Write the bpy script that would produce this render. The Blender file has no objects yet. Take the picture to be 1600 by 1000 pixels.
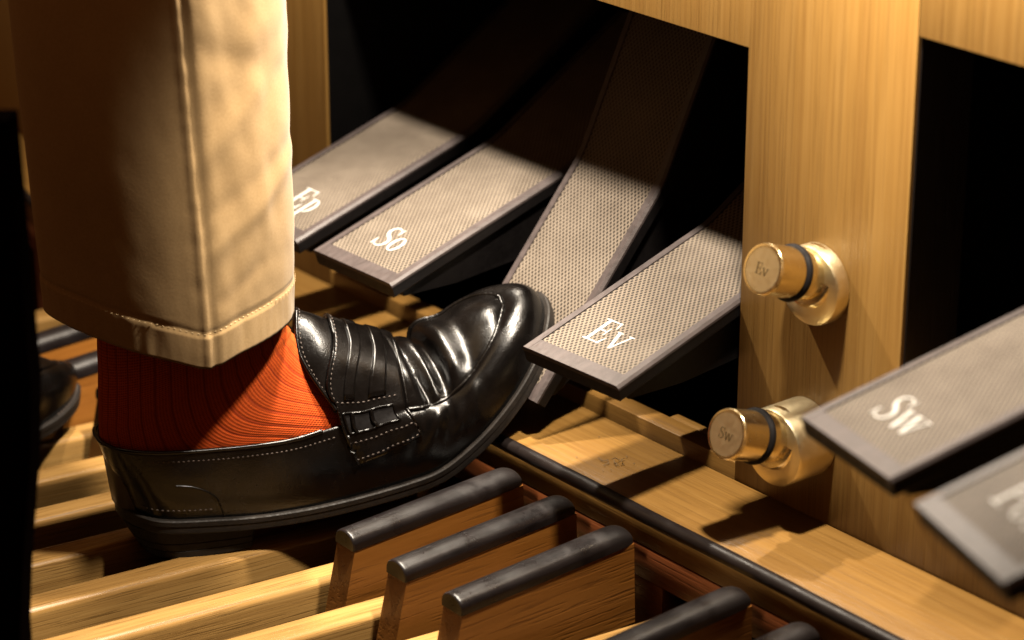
import bpy, bmesh, math, random
from mathutils import Vector, Matrix, noise
random.seed(7)
scene = bpy.context.scene
COL = scene.collection
# ------------------------------------------------------------------ camera
F_PX = 4300.0
PITCH = math.atan(1700 / 4300.0)
AZ = math.atan2(3700, math.hypot(4300, 1700))
VV = Vector((-math.cos(AZ) * math.cos(PITCH), math.sin(AZ) * math.cos(PITCH), -math.sin(PITCH)))
RR = VV.cross(Vector((0, 0, 1))).normalized()
UU = RR.cross(VV)
CAM = Vector((1.22096743, -1.22601806, 0.81894936))
cd = bpy.data.cameras.new('camera'); cam = bpy.data.objects.new('camera', cd); COL.objects.link(cam)
cam.matrix_world = Matrix(((RR.x, UU.x, -VV.x, CAM.x), (RR.y, UU.y, -VV.y, CAM.y), (RR.z, UU.z, -VV.z, CAM.z), (0, 0, 0, 1)))
cd.sensor_width = 36; cd.sensor_fit = 'HORIZONTAL'; cd.lens = F_PX / 1600 * 36
cd.clip_start = 0.05; cd.clip_end = 50
cd.dof.use_dof = True; cd.dof.focus_distance = 1.93; cd.dof.aperture_fstop = 4.6
scene.camera = cam
# ------------------------------------------------------------------ world (a dark room) and the pedal lamps
w = bpy.data.worlds.new('World'); scene.world = w; w.use_nodes = True
w.node_tree.nodes['Background'].inputs[0].default_value = (1.0, 0.43, 0.16, 1)
w.node_tree.nodes['Background'].inputs[1].default_value = 0.115

def lamp(name, kind, loc, target, power, color, **kw):
    l = bpy.data.lights.new(name, kind); l.energy = power; l.color = color
    for k, v in kw.items(): setattr(l, k, v)
    o = bpy.data.objects.new(name, l); COL.objects.link(o); o.location = loc
    d = Vector(target) - Vector(loc)
    o.rotation_euler = d.to_track_quat('-Z', 'X').to_euler()
    return o
WARM = (1.0, 0.88, 0.72)
# three pedal lamps under the key desk, above the player's knees
lamp('pedal_lamp', 'AREA', (-0.45, -0.115, 0.74), (-0.43, -0.17, 0.0), 10.0, WARM, shape='RECTANGLE', size=0.04, size_y=0.02)
lamp('pedal_lamp', 'SPOT', (-0.19, -0.115, 0.74), (-0.30, -0.24, 0.2), 62.0, WARM, spot_size=math.radians(58), spot_blend=0.5, shadow_soft_size=0.025)
lamp('pedal_lamp', 'SPOT', (0.08, -0.115, 0.74), (0.05, -0.115, 0.0), 44.0, WARM, spot_size=math.radians(90), spot_blend=0.6, shadow_soft_size=0.025)
scene.view_settings.view_transform = 'Standard'; scene.view_settings.look = 'None'
scene.view_settings.exposure = 0.0; scene.view_settings.gamma = 1.0
scene.render.engine = 'CYCLES'
scene.cycles.max_bounces = 6; scene.cycles.diffuse_bounces = 0; scene.cycles.glossy_bounces = 3

# ------------------------------------------------------------------ materials
MATS = {}
def new_mat(name):
    m = bpy.data.materials.new(name); m.use_nodes = True
    nt = m.node_tree; b = nt.nodes['Principled BSDF']; MATS[name] = m
    return m, nt, b
def nd(nt, t, **kw):
    n = nt.nodes.new(t)
    for k, v in kw.items(): setattr(n, k, v)
    return n
def math_n(nt, op, a, b=None, c=None):
    n = nt.nodes.new('ShaderNodeMath'); n.operation = op
    for i, x in enumerate((a, b, c)):
        if x is None: continue
        if isinstance(x, (int, float)): n.inputs[i].default_value = x
        else: nt.links.new(x, n.inputs[i])
    return n.outputs[0]
def ramp(nt, fac, stops):
    r = nt.nodes.new('ShaderNodeValToRGB'); e = r.color_ramp.elements
    while len(e) < len(stops): e.new(0.5)
    for x, (p, c) in zip(e, stops): x.position = p; x.color = (*c, 1) if len(c) == 3 else c
    nt.links.new(fac, r.inputs[0]); return r.outputs[0]
def mixc(nt, fac, a, b, mode='MIX'):
    n = nt.nodes.new('ShaderNodeMix'); n.data_type = 'RGBA'; n.blend_type = mode
    for s, x in ((n.inputs[0], fac), (n.inputs[6], a), (n.inputs[7], b)):
        if isinstance(x, (int, float)): s.default_value = x
        elif isinstance(x, tuple): s.default_value = (*x, 1)
        else: nt.links.new(x, s)
    return n.outputs[2]
def noise_n(nt, vec, scale, detail=4, rough=0.55, dist=0.0):
    n = nt.nodes.new('ShaderNodeTexNoise'); n.inputs['Scale'].default_value = scale
    n.inputs['Detail'].default_value = detail; n.inputs['Roughness'].default_value = rough
    n.inputs['Distortion'].default_value = dist
    if vec is not None: nt.links.new(vec, n.inputs['Vector'])
    return n.outputs['Fac']
def bump_n(nt, b, h, strength, dist):
    n = nt.nodes.new('ShaderNodeBump'); n.inputs['Strength'].default_value = strength
    n.inputs['Distance'].default_value = dist; nt.links.new(h, n.inputs['Height'])
    nt.links.new(n.outputs[0], b.inputs['Normal'])

def wood(name, dark, mid, light, grain=(1, 1, 1), bands=70.0, pores=420.0, rough=0.38, coat=0.0, porestr=0.5):
    """grain = scale of the object coordinates: small along the fibre"""
    m, nt, b = new_mat(name)
    tc = nd(nt, 'ShaderNodeTexCoord'); oi = nd(nt, 'ShaderNodeObjectInfo')
    add = nd(nt, 'ShaderNodeVectorMath', operation='ADD')
    sc = nd(nt, 'ShaderNodeVectorMath', operation='SCALE'); sc.inputs[3].default_value = 3.7
    cmb = nd(nt, 'ShaderNodeCombineXYZ')
    for i in range(3): nt.links.new(oi.outputs['Random'], cmb.inputs[i])
    nt.links.new(cmb.outputs[0], sc.inputs[0])
    nt.links.new(tc.outputs['Object'], add.inputs[0]); nt.links.new(sc.outputs[0], add.inputs[1])
    mp = nd(nt, 'ShaderNodeMapping'); mp.inputs['Scale'].default_value = grain
    nt.links.new(add.outputs[0], mp.inputs[0]); vec = mp.outputs[0]
    n1 = noise_n(nt, vec, bands, 3, 0.5, 0.6)          # growth bands
    n2 = noise_n(nt, vec, bands * 4.3, 4, 0.6)         # streaks
    n3 = noise_n(nt, vec, pores, 2, 0.5)               # pores
    n4 = noise_n(nt, tc.outputs['Object'], 9.0, 3, 0.5)  # broad tone
    c = ramp(nt, n1, [(0.3, dark), (0.5, mid), (0.72, light)])
    c2 = ramp(nt, n2, [(0.3, tuple(x * 0.72 for x in mid)), (0.6, light)])
    c = mixc(nt, 0.42, c, c2)
    pf = ramp(nt, n3, [(0.34, (0, 0, 0)), (0.46, (1, 1, 1))])
    c = mixc(nt, porestr, c, mixc(nt, pf, tuple(x * 0.55 for x in dark), c))
    c = mixc(nt, 0.35, c, mixc(nt, n4, tuple(x * 0.7 for x in mid), light), 'MIX')
    nt.links.new(c, b.inputs['Base Color'])
    rg = ramp(nt, n2, [(0.2, (rough - 0.06,) * 3), (0.8, (rough + 0.12,) * 3)])
    nt.links.new(rg, b.inputs['Roughness'])
    b.inputs['Coat Weight'].default_value = coat; b.inputs['Coat Roughness'].default_value = 0.25
    hh = math_n(nt, 'ADD', math_n(nt, 'MULTIPLY', n2, 0.5), pf)
    bump_n(nt, b, hh, 0.25, 0.0006)
    return m
A_, M_, L_ = (0.255, 0.112, 0.019), (0.37, 0.188, 0.040), (0.47, 0.265, 0.075)
wood('panel_wood', A_, M_, L_, (1, 1, 0.010), bands=170, pores=1200, rough=0.40, porestr=0.45)
wood('sill_wood', (0.18, 0.080, 0.015), (0.265, 0.132, 0.029), (0.345, 0.185, 0.048), (0.018, 1, 1), bands=150, pores=1100, rough=0.36)
wood('natural_wood', (0.23, 0.108, 0.026), (0.37, 0.195, 0.053), (0.51, 0.30, 0.10), (1, 0.016, 1), bands=210, pores=1000, rough=0.26, porestr=0.9)
wood('sharp_wood', (0.19, 0.060, 0.008), (0.285, 0.100, 0.014), (0.36, 0.14, 0.022), (1, 0.05, 1), bands=90, rough=0.42)
wood('red_wood', (0.11, 0.026, 0.007), (0.17, 0.045, 0.011), (0.23, 0.068, 0.018), (0.04, 1, 1), bands=90, rough=0.42)
wood('dark_wood', (0.004, 0.0018, 0.001), (0.006, 0.0025, 0.0015), (0.008, 0.0035, 0.002), (1, 1, 0.05), rough=0.6)

def plain(name, col, rough, metallic=0.0, nscale=60.0, var=0.25, bump=0.15, bdist=0.0004, spec=0.5, rvar=0.12, stretch=None, coat=0.0):
    m, nt, b = new_mat(name)
    tc = nd(nt, 'ShaderNodeTexCoord'); v = tc.outputs['Object']
    if stretch:
        mp = nd(nt, 'ShaderNodeMapping'); mp.inputs['Scale'].default_value = stretch
        nt.links.new(v, mp.inputs[0]); v = mp.outputs[0]
    n = noise_n(nt, v, nscale, 5, 0.6)
    c = ramp(nt, n, [(0.25, tuple(x * (1 - var) for x in col)), (0.75, tuple(min(1, x * (1 + var)) for x in col))])
    nt.links.new(c, b.inputs['Base Color'])
    r = ramp(nt, noise_n(nt, v, nscale * 3.1, 4), [(0.25, (max(0.02, rough - rvar),) * 3), (0.75, (rough + rvar,) * 3)])
    nt.links.new(r, b.inputs['Roughness'])
    b.inputs['Metallic'].default_value = metallic; b.inputs['Specular IOR Level'].default_value = spec
    b.inputs['Coat Weight'].default_value = coat
    bump_n(nt, b, noise_n(nt, v, nscale * 6, 4), bump, bdist)
    return m
def ebony_mat():
    m, nt, b = new_mat('ebony')
    tc = nd(nt, 'ShaderNodeTexCoord'); oi = nd(nt, 'ShaderNodeObjectInfo'); sp = nd(nt, 'ShaderNodeSeparateXYZ'); nt.links.new(tc.outputs['Object'], sp.inputs[0])
    cb = nd(nt, 'ShaderNodeCombineXYZ'); ad = nd(nt, 'ShaderNodeVectorMath', operation='ADD'); nt.links.new(math_n(nt, 'MULTIPLY', oi.outputs['Random'], 9.0), cb.inputs[0])
    nt.links.new(tc.outputs['Object'], ad.inputs[0]); nt.links.new(cb.outputs[0], ad.inputs[1])
    mp = nd(nt, 'ShaderNodeMapping'); mp.inputs['Scale'].default_value = (1, 0.12, 1); nt.links.new(ad.outputs[0], mp.inputs[0])
    g = noise_n(nt, mp.outputs[0], 260, 5, 0.65); blot = noise_n(nt, ad.outputs[0], 45, 5, 0.6); spk = noise_n(nt, ad.outputs[0], 700, 3, 0.6)
    # shoe rub towards the wall end, ragged edged
    rub = math_n(nt, 'ADD', math_n(nt, 'MULTIPLY', sp.outputs[1], 9.0), math_n(nt, 'MULTIPLY', blot, 1.3))
    rub = ramp(nt, math_n(nt, 'MULTIPLY', rub, 0.5), [(0.78, (0, 0, 0)), (0.92, (1, 1, 1))])
    c = ramp(nt, g, [(0.3, (0.004, 0.003, 0.003)), (0.75, (0.012, 0.009, 0.009))])
    c = mixc(nt, math_n(nt, 'MULTIPLY', rub, 0.4), c, (0.022, 0.017, 0.016))
    c = mixc(nt, math_n(nt, 'MULTIPLY', ramp(nt, spk, [(0.68, (0, 0, 0)), (0.78, (1, 1, 1))]), 0.35), c, (0.08, 0.06, 0.05))
    nt.links.new(c, b.inputs['Base Color'])
    r = ramp(nt, blot, [(0.3, (0.24,) * 3), (0.7, (0.42,) * 3)]); r = mixc(nt, math_n(nt, 'MULTIPLY', rub, 0.6), r, (0.52, 0.52, 0.52))
    nt.links.new(r, b.inputs['Roughness']); b.inputs['Specular IOR Level'].default_value = 0.38
    bump_n(nt, b, math_n(nt, 'ADD', g, math_n(nt, 'MULTIPLY', blot, 1.5)), 0.25, 0.0007)
ebony_mat()
plain('kerb_black', (0.014, 0.010, 0.009), 0.42, nscale=70, rvar=0.16, spec=0.25, stretch=(0.3, 1, 1))
plain('black_paint_and_shade', (0.005, 0.004, 0.004), 0.5, nscale=90, rvar=0.1, spec=0.22)  # also on the frame metal's sides, where the shade is put into the colour
plain('frame_metal_lit', (0.058, 0.045, 0.043), 0.45, nscale=160, var=0.35, rvar=0.14, spec=0.42, stretch=(1, 0.25, 1), bump=0.25)  # same metal as the near-black sides, light on top put into its colour
plain('interior_black', (0.004, 0.0035, 0.0035), 0.85, spec=0.1)
plain('white_print', (0.50, 0.485, 0.45), 0.5, nscale=300, var=0.05)
plain('brass', (0.90, 0.77, 0.47), 0.24, metallic=1.0, nscale=90, var=0.05, rvar=0.05, bump=0.03, bdist=0.00004)
plain('brass_satin', (0.90, 0.78, 0.50), 0.38, metallic=1.0, nscale=90, var=0.05, rvar=0.05, bump=0.03, bdist=0.00004)
plain('engraving', (0.11, 0.07, 0.025), 0.5, metallic=0.6)
plain('o_ring', (0.008, 0.006, 0.006), 0.7, spec=0.2)
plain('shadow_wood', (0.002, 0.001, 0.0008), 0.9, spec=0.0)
plain('felt', (0.45, 0.36, 0.26), 0.9, nscale=400)
plain('green_wire', (0.01, 0.16, 0.05), 0.5)
plain('lint', (0.22, 0.16, 0.10), 0.9)
plain('floor_dark', (0.02, 0.012, 0.008), 0.7)
plain('thread', (0.075, 0.055, 0.045), 0.7, nscale=900)
plain('sole_edge', (0.011, 0.008, 0.006), 0.62, nscale=140, var=0.6, rvar=0.15, bump=0.6, spec=0.3)
plain('hem_thread', (0.46, 0.32, 0.16), 0.8, nscale=900)

def tread_mat():
    m, nt, b = new_mat('tread_rubber')
    tc = nd(nt, 'ShaderNodeTexCoord'); sp = nd(nt, 'ShaderNodeSeparateXYZ'); nt.links.new(tc.outputs['UV'], sp.inputs[0])
    px, py = 0.0039, 0.0052     # pitch in metres (UV is in metres)
    kx, ky = 2 * math.pi / px, 2 * math.pi / py
    cx = math_n(nt, 'COSINE', math_n(nt, 'MULTIPLY', sp.outputs[0], kx))
    cy = math_n(nt, 'COSINE', math_n(nt, 'MULTIPLY', sp.outputs[1], ky))
    # staggered holes: (1+cx)(1+cy) and the same shifted by half a pitch both ways
    a1 = math_n(nt, 'MULTIPLY', math_n(nt, 'ADD', cx, 1.0), math_n(nt, 'ADD', cy, 1.0))
    a2 = math_n(nt, 'MULTIPLY', math_n(nt, 'SUBTRACT', 1.0, cx), math_n(nt, 'SUBTRACT', 1.0, cy))
    hl = math_n(nt, 'MAXIMUM', a1, a2)
    hole = ramp(nt, math_n(nt, 'MULTIPLY', hl, 0.25), [(0.46, (0, 0, 0)), (0.68, (1, 1, 1))])
    oi = nd(nt, 'ShaderNodeObjectInfo'); ad = nd(nt, 'ShaderNodeVectorMath', operation='ADD'); nt.links.new(tc.outputs['UV'], ad.inputs[0])
    cb = nd(nt, 'ShaderNodeCombineXYZ'); nt.links.new(math_n(nt, 'MULTIPLY', oi.outputs['Random'], 5.0), cb.inputs[0]); nt.links.new(cb.outputs[0], ad.inputs[1])
    n = noise_n(nt, ad.outputs[0], 42, 6, 0.65)
    base = ramp(nt, n, [(0.25, (0.118, 0.092, 0.069)), (0.75, (0.18, 0.145, 0.111))])
    wear = ramp(nt, noise_n(nt, ad.outputs[0], 14, 4, 0.6), [(0.48, (0, 0, 0)), (0.70, (1, 1, 1))])
    hole = mixc(nt, math_n(nt, 'MULTIPLY', wear, 0.30), hole, (0, 0, 0))
    base = mixc(nt, math_n(nt, 'MULTIPLY', wear, 0.5), base, (0.205, 0.168, 0.132))
    c = mixc(nt, hole, base, (0.014, 0.010, 0.007))
    nt.links.new(c, b.inputs['Base Color']); b.inputs['Roughness'].default_value = 0.6
    b.inputs['Specular IOR Level'].default_value = 0.3
    inv = math_n(nt, 'SUBTRACT', 1.0, hole)
    bump_n(nt, b, inv, 0.6, 0.0008)
tread_mat()

def leather_mat(name, base, rough, creases=True):
    m, nt, b = new_mat(name)
    tc = nd(nt, 'ShaderNodeTexCoord'); v = tc.outputs['Object']
    n1 = noise_n(nt, v, 40, 5, 0.6); n2 = noise_n(nt, v, 900, 3, 0.6); n3 = noise_n(nt, v, 260, 5, 0.7)
    c = ramp(nt, n1, [(0.3, tuple(x * 0.7 for x in base)), (0.75, tuple(x * 1.6 for x in base))])
    dust = ramp(nt, n3, [(0.66, (0, 0, 0)), (0.80, (1, 1, 1))])
    c = mixc(nt, math_n(nt, 'MULTIPLY', dust, 0.22), c, (0.05, 0.04, 0.033))
    nt.links.new(c, b.inputs['Base Color'])
    r = ramp(nt, n1, [(0.3, (rough - 0.05,) * 3), (0.72, (rough + 0.13,) * 3)])
    r = mixc(nt, math_n(nt, 'MULTIPLY', dust, 0.5), r, (0.6, 0.6, 0.6))
    nt.links.new(r, b.inputs['Roughness'])
    b.inputs['Specular IOR Level'].default_value = 0.30
    b.inputs['Coat Weight'].default_value = 0.12; b.inputs['Coat Roughness'].default_value = rough * 0.8
    h = math_n(nt, 'ADD', math_n(nt, 'MULTIPLY', n1, 1.0), math_n(nt, 'MULTIPLY', n2, 0.28))
    h = math_n(nt, 'ADD', h, math_n(nt, 'MULTIPLY', n3, 0.15))
    bump_n(nt, b, h, 0.35, 0.0014)
leather_mat('leather', (0.0022, 0.0017, 0.0015), 0.21)
leather_mat('leather_lining', (0.03, 0.018, 0.012), 0.45)

def sock_mat():
    m, nt, b = new_mat('sock_knit')
    uv = nd(nt, 'ShaderNodeTexCoord').outputs['UV']
    sp = nd(nt, 'ShaderNodeSeparateXYZ'); nt.links.new(uv, sp.inputs[0])
    rows = math_n(nt, 'SINE', math_n(nt, 'MULTIPLY', sp.outputs[1], 2 * math.pi * 190))
    cols = math_n(nt, 'SINE', math_n(nt, 'MULTIPLY', sp.outputs[0], 2 * math.pi * 190))
    nz = noise_n(nt, uv, 120, 4, 0.6)
    h = math_n(nt, 'ADD', math_n(nt, 'MULTIPLY', rows, 0.5), math_n(nt, 'MULTIPLY', cols, 0.35))
    h = math_n(nt, 'ADD', h, math_n(nt, 'MULTIPLY', nz, 1.5))
    rib = math_n(nt, 'FRACT', math_n(nt, 'MULTIPLY', sp.outputs[0], 36))
    rb = math_n(nt, 'ABSOLUTE', math_n(nt, 'SUBTRACT', rib, 0.5))
    gro = ramp(nt, rb, [(0.40, (1, 1, 1)), (0.49, (0.0, 0.0, 0.0))])
    c = ramp(nt, h, [(0.1, (0.36, 0.033, 0.006)), (0.9, (0.66, 0.095, 0.013))])
    c = mixc(nt, gro, (0.30, 0.030, 0.007), c)
    nt.links.new(c, b.inputs['Base Color']); b.inputs['Roughness'].default_value = 0.85
    b.inputs['Sheen Weight'].default_value = 0.25; b.inputs['Sheen Tint'].default_value = (1, 0.4, 0.1, 1)
    b.inputs['Specular IOR Level'].default_value = 0.15
    bump_n(nt, b, h, 0.5, 0.0006)
sock_mat()

def cloth_mat():
    m, nt, b = new_mat('chino_cloth')
    tc = nd(nt, 'ShaderNodeTexCoord'); uv = tc.outputs['UV']
    sp = nd(nt, 'ShaderNodeSeparateXYZ'); nt.links.new(uv, sp.inputs[0])
    tw = math_n(nt, 'SINE', math_n(nt, 'MULTIPLY', math_n(nt, 'ADD', sp.outputs[0], sp.outputs[1]), 2 * math.pi * 900))
    n = noise_n(nt, tc.outputs['Object'], 26, 5, 0.6); n2 = noise_n(nt, tc.outputs['Object'], 600, 3)
    c = ramp(nt, n, [(0.3, (0.365, 0.232, 0.100)), (0.7, (0.415, 0.270, 0.122))])
    c = mixc(nt, 0.25, c, ramp(nt, n2, [(0.3, (0.27, 0.165, 0.068)), (0.7, (0.48, 0.325, 0.155))]))
    nt.links.new(c, b.inputs['Base Color']); b.inputs['Roughness'].default_value = 0.85
    b.inputs['Specular IOR Level'].default_value = 0.2; b.inputs['Sheen Weight'].default_value = 0.15
    h = math_n(nt, 'ADD', math_n(nt, 'MULTIPLY', tw, 0.15), math_n(nt, 'MULTIPLY', n2, 0.6))
    bump_n(nt, b, h, 0.35, 0.0004)
cloth_mat()

# ------------------------------------------------------------------ mesh helpers
def mesh(name, verts, faces, mat, parent=None, angle=35, uvs=None):
    me = bpy.data.meshes.new(name); me.from_pydata([tuple(v) for v in verts], [], faces); me.update()
    bm = bmesh.new(); bm.from_mesh(me); bmesh.ops.recalc_face_normals(bm, faces=bm.faces); bm.to_mesh(me); bm.free()
    if uvs is not None:
        l = me.uv_layers.new(name='UVMap')
        for lp in me.loops: l.data[lp.index].uv = uvs[lp.vertex_index]
    me.polygons.foreach_set('use_smooth', [True] * len(me.polygons)); me.set_sharp_from_angle(angle=math.radians(angle))
    me.materials.append(MATS[mat])
    return link(name, me, parent)
def link(name, me, parent=None):
    o = bpy.data.objects.new(name, me); COL.objects.link(o)
    if parent is not None: o.parent = parent
    return o
def empty(name, loc=(0, 0, 0)):
    o = bpy.data.objects.new(name, None); o.location = loc; o.empty_display_size = 0.02; COL.objects.link(o); return o
def tag(o, label=None, cat=None, group=None, kind=None):
    for k, v in (('label', label), ('category', cat), ('group', group), ('kind', kind)):
        if v: o[k] = v
    return o
def box_bm(x0, x1, y0, y1, z0, z1, bev=0.0, seg=2):
    bm = bmesh.new(); bmesh.ops.create_cube(bm, size=1)
    for v in bm.verts: v.co = Vector(((x0 + x1) / 2 + v.co.x * (x1 - x0), (y0 + y1) / 2 + v.co.y * (y1 - y0), (z0 + z1) / 2 + v.co.z * (z1 - z0)))
    if bev: bmesh.ops.bevel(bm, geom=bm.edges[:], offset=bev, segments=seg, affect='EDGES', profile=0.5)
    return bm
def bm_obj(name, bm, mat, parent=None, angle=35):
    me = bpy.data.meshes.new(name); bmesh.ops.recalc_face_normals(bm, faces=bm.faces); bm.to_mesh(me); bm.free()
    me.polygons.foreach_set('use_smooth', [True] * len(me.polygons)); me.set_sharp_from_angle(angle=math.radians(angle))
    me.materials.append(MATS[mat]); return link(name, me, parent)
def box(name, x0, x1, y0, y1, z0, z1, mat, parent=None, bev=0.0012):
    return bm_obj(name, box_bm(x0, x1, y0, y1, z0, z1, bev), mat, parent)
def grid_faces(n, m, close_n=False, close_m=False):
    f = []
    for i in range(n if close_n else n - 1):
        for j in range(m if close_m else m - 1):
            a, b = i, (i + 1) % n; c, d = j, (j + 1) % m
            f.append((a * m + c, b * m + c, b * m + d, a * m + d))
    return f
def sweep(name, poly, ys, frame, mat, parent, angle=35, uv=False):
    """closed profile poly [(x,z)] swept along stations; frame(y, x, z) -> point"""
    V = [frame(y, x, z) for y in ys for x, z in poly]; m = len(poly); n = len(ys)
    F = grid_faces(n, m, False, True) + [tuple(range(m)), tuple(range((n - 1) * m, n * m))]
    U = [(x, y) for y in ys for x, z in poly] if uv else None
    return mesh(name, V, F, mat, parent, angle, U)
def catmull(pts, n, closed=False):
    """n samples per segment through pts (Vectors)"""
    out = []; N = len(pts)
    for i in range(N if closed else N - 1):
        g = lambda k: pts[k % N] if closed else pts[max(0, min(N - 1, k))]
        p0, p1, p2, p3 = g(i - 1), g(i), g(i + 1), g(i + 2)
        for k in range(n):
            t = k / n
            out.append(0.5 * ((2 * p1) + (p2 - p0) * t + (2 * p0 - 5 * p1 + 4 * p2 - p3) * t * t + (3 * p1 - p0 - 3 * p2 + p3) * t ** 3))
    if not closed: out.append(pts[-1].copy())
    return out
def resample(pts, n, closed=False):
    P = list(pts) + ([pts[0]] if closed else [])
    d = [0]
    for a, b in zip(P, P[1:]): d.append(d[-1] + (b - a).length)
    out = []; j = 0; cnt = n if closed else n - 1
    for k in range(n):
        s = d[-1] * k / cnt
        while j < len(P) - 2 and d[j + 1] < s: j += 1
        L = d[j + 1] - d[j]; t = (s - d[j]) / L if L > 0 else 0
        out.append(P[j].lerp(P[j + 1], min(1, max(0, t))))
    return out
def tube(name, pts, rad, mat, parent=None, seg=8, closed=False):
    n = len(pts); V = []
    up = Vector((0.13, 0.31, 0.94))
    for i, p in enumerate(pts):
        a = pts[(i - 1) % n] if (closed or i > 0) else p; b = pts[(i + 1) % n] if (closed or i < n - 1) else p
        t = (b - a).normalized(); s = t.cross(up)
        if s.length < 1e-4: s = t.cross(Vector((1, 0, 0)))
        s.normalize(); q = s.cross(t)
        r = rad(i / max(1, n - 1)) if callable(rad) else rad
        for k in range(seg):
            an = 2 * math.pi * k / seg; V.append(p + (s * math.cos(an) + q * math.sin(an)) * r)
    F = grid_faces(n, seg, closed, True)
    if not closed: F += [tuple(range(seg)), tuple(range((n - 1) * seg, n * seg))]
    return mesh(name, V, F, mat, parent, 60)
def lathe(name, prof, mat, parent, seg=48, angle=30, M=None):
    """prof [(r, h)] turned about local z, M places it"""
    V = []; F = []
    for r, h in prof:
        for k in range(seg):
            a = 2 * math.pi * k / seg; V.append(Vector((r * math.cos(a), r * math.sin(a), h)))
    F = grid_faces(len(prof), seg, False, True)
    F += [tuple(range(seg)), tuple(range((len(prof) - 1) * seg, len(prof) * seg))]
    if M is not None: V = [M @ v for v in V]
    return mesh(name, V, F, mat, parent, angle)

# ------------------------------------------------------------------ glyphs (bold serif), unit = cap height 1, polygons from strokes
def glyph_strokes(ch):
    S = []
    def st(pts, ws): S.append((pts, ws))
    def arc(cx, cy, rx, ry, a0, a1, wt, wn, n=20):
        P = []; W = []
        for k in range(n + 1):
            a = math.radians(a0 + (a1 - a0) * k / n)
            P.append((cx + rx * math.cos(a), cy + ry * math.sin(a))); W.append(wn + (wt - wn) * abs(math.cos(a)) ** 1.5)
        st(P, W)
    if ch == 'E':
        st([(0.17, 0), (0.17, 1)], [0.17] * 2); st([(0.0, 0.03), (0.68, 0.03)], [0.06] * 2); st([(0.0, 0.97), (0.66, 0.97)], [0.06] * 2)
        st([(0.2, 0.52), (0.5, 0.52)], [0.06] * 2); st([(0.5, 0.36), (0.5, 0.68)], [0.05] * 2)
        st([(0.60, 0.0), (0.72, 0.30)], [0.12, 0.03]); st([(0.60, 1.0), (0.66, 0.72)], [0.11, 0.03]); return S, 0.74
    if ch == 'S':
        P = [(0.56, 0.76), (0.50, 0.90), (0.33, 0.97), (0.16, 0.90), (0.11, 0.74), (0.20, 0.60), (0.36, 0.50), (0.50, 0.38), (0.53, 0.22), (0.44, 0.07), (0.27, 0.02), (0.10, 0.10), (0.04, 0.26)]
        W = [0.05, 0.06, 0.06, 0.09, 0.13, 0.16, 0.17, 0.16, 0.13, 0.09, 0.06, 0.06, 0.05]
        C = catmull([Vector((x, y, wv)) for (x, y), wv in zip(P, W)], 5)
        st([(c.x, c.y) for c in C], [c.z for c in C]); st([(0.575, 0.99), (0.555, 0.70)], [0.05, 0.05]); st([(0.025, 0.02), (0.045, 0.33)], [0.05, 0.05]); return S, 0.62
    if ch == 'v' or ch == 'w':
        h = 0.68; n = 1 if ch == 'v' else 2; d = 0.52 if ch == 'v' else 0.40
        for k in range(n):
            o = k * d
            st([(o + 0.10, h), (o + 0.10 + d * 0.5, 0.0)], [0.16, 0.14]); st([(o + 0.10 + d * 0.5, 0.0), (o + 0.10 + d, h)], [0.08, 0.075])
            st([(o, h - 0.02), (o + 0.24, h - 0.02)], [0.05] * 2)
        st([(n * d - 0.03, h - 0.02), (n * d + 0.19, h - 0.02)], [0.05] * 2); return S, n * d + 0.2
    if ch == 'o':
        arc(0.27, 0.34, 0.20, 0.315, 0, 360, 0.155, 0.05, 36); return S, 0.54
    if ch == 'p':
        st([(0.16, -0.32), (0.16, 0.67)], [0.15] * 2); st([(0.02, -0.30), (0.32, -0.30)], [0.05] * 2); st([(0.02, 0.64), (0.16, 0.66)], [0.05] * 2)
        arc(0.27, 0.34, 0.22, 0.315, -130, 130, 0.15, 0.05, 26); return S, 0.58
    if ch == 'P':
        st([(0.19, 0), (0.19, 1)], [0.17] * 2); st([(0.02, 0.03), (0.40, 0.03)], [0.06] * 2); st([(0.02, 0.97), (0.35, 0.97)], [0.06] * 2)
        arc(0.32, 0.72, 0.27, 0.245, -95, 95, 0.17, 0.06, 26); return S, 0.66
    if ch == 's':
        P = [(0.36, 0.52), (0.30, 0.63), (0.19, 0.65), (0.10, 0.58), (0.12, 0.45), (0.25, 0.35), (0.35, 0.24), (0.33, 0.09), (0.20, 0.025), (0.09, 0.07), (0.05, 0.19)]
        W = [0.04, 0.05, 0.06, 0.09, 0.11, 0.13, 0.11, 0.09, 0.06, 0.05, 0.04]
        C = catmull([Vector((x, y, wv)) for (x, y), wv in zip(P, W)], 4)
        st([(c.x, c.y) for c in C], [c.z for c in C]); return S, 0.44
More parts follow.
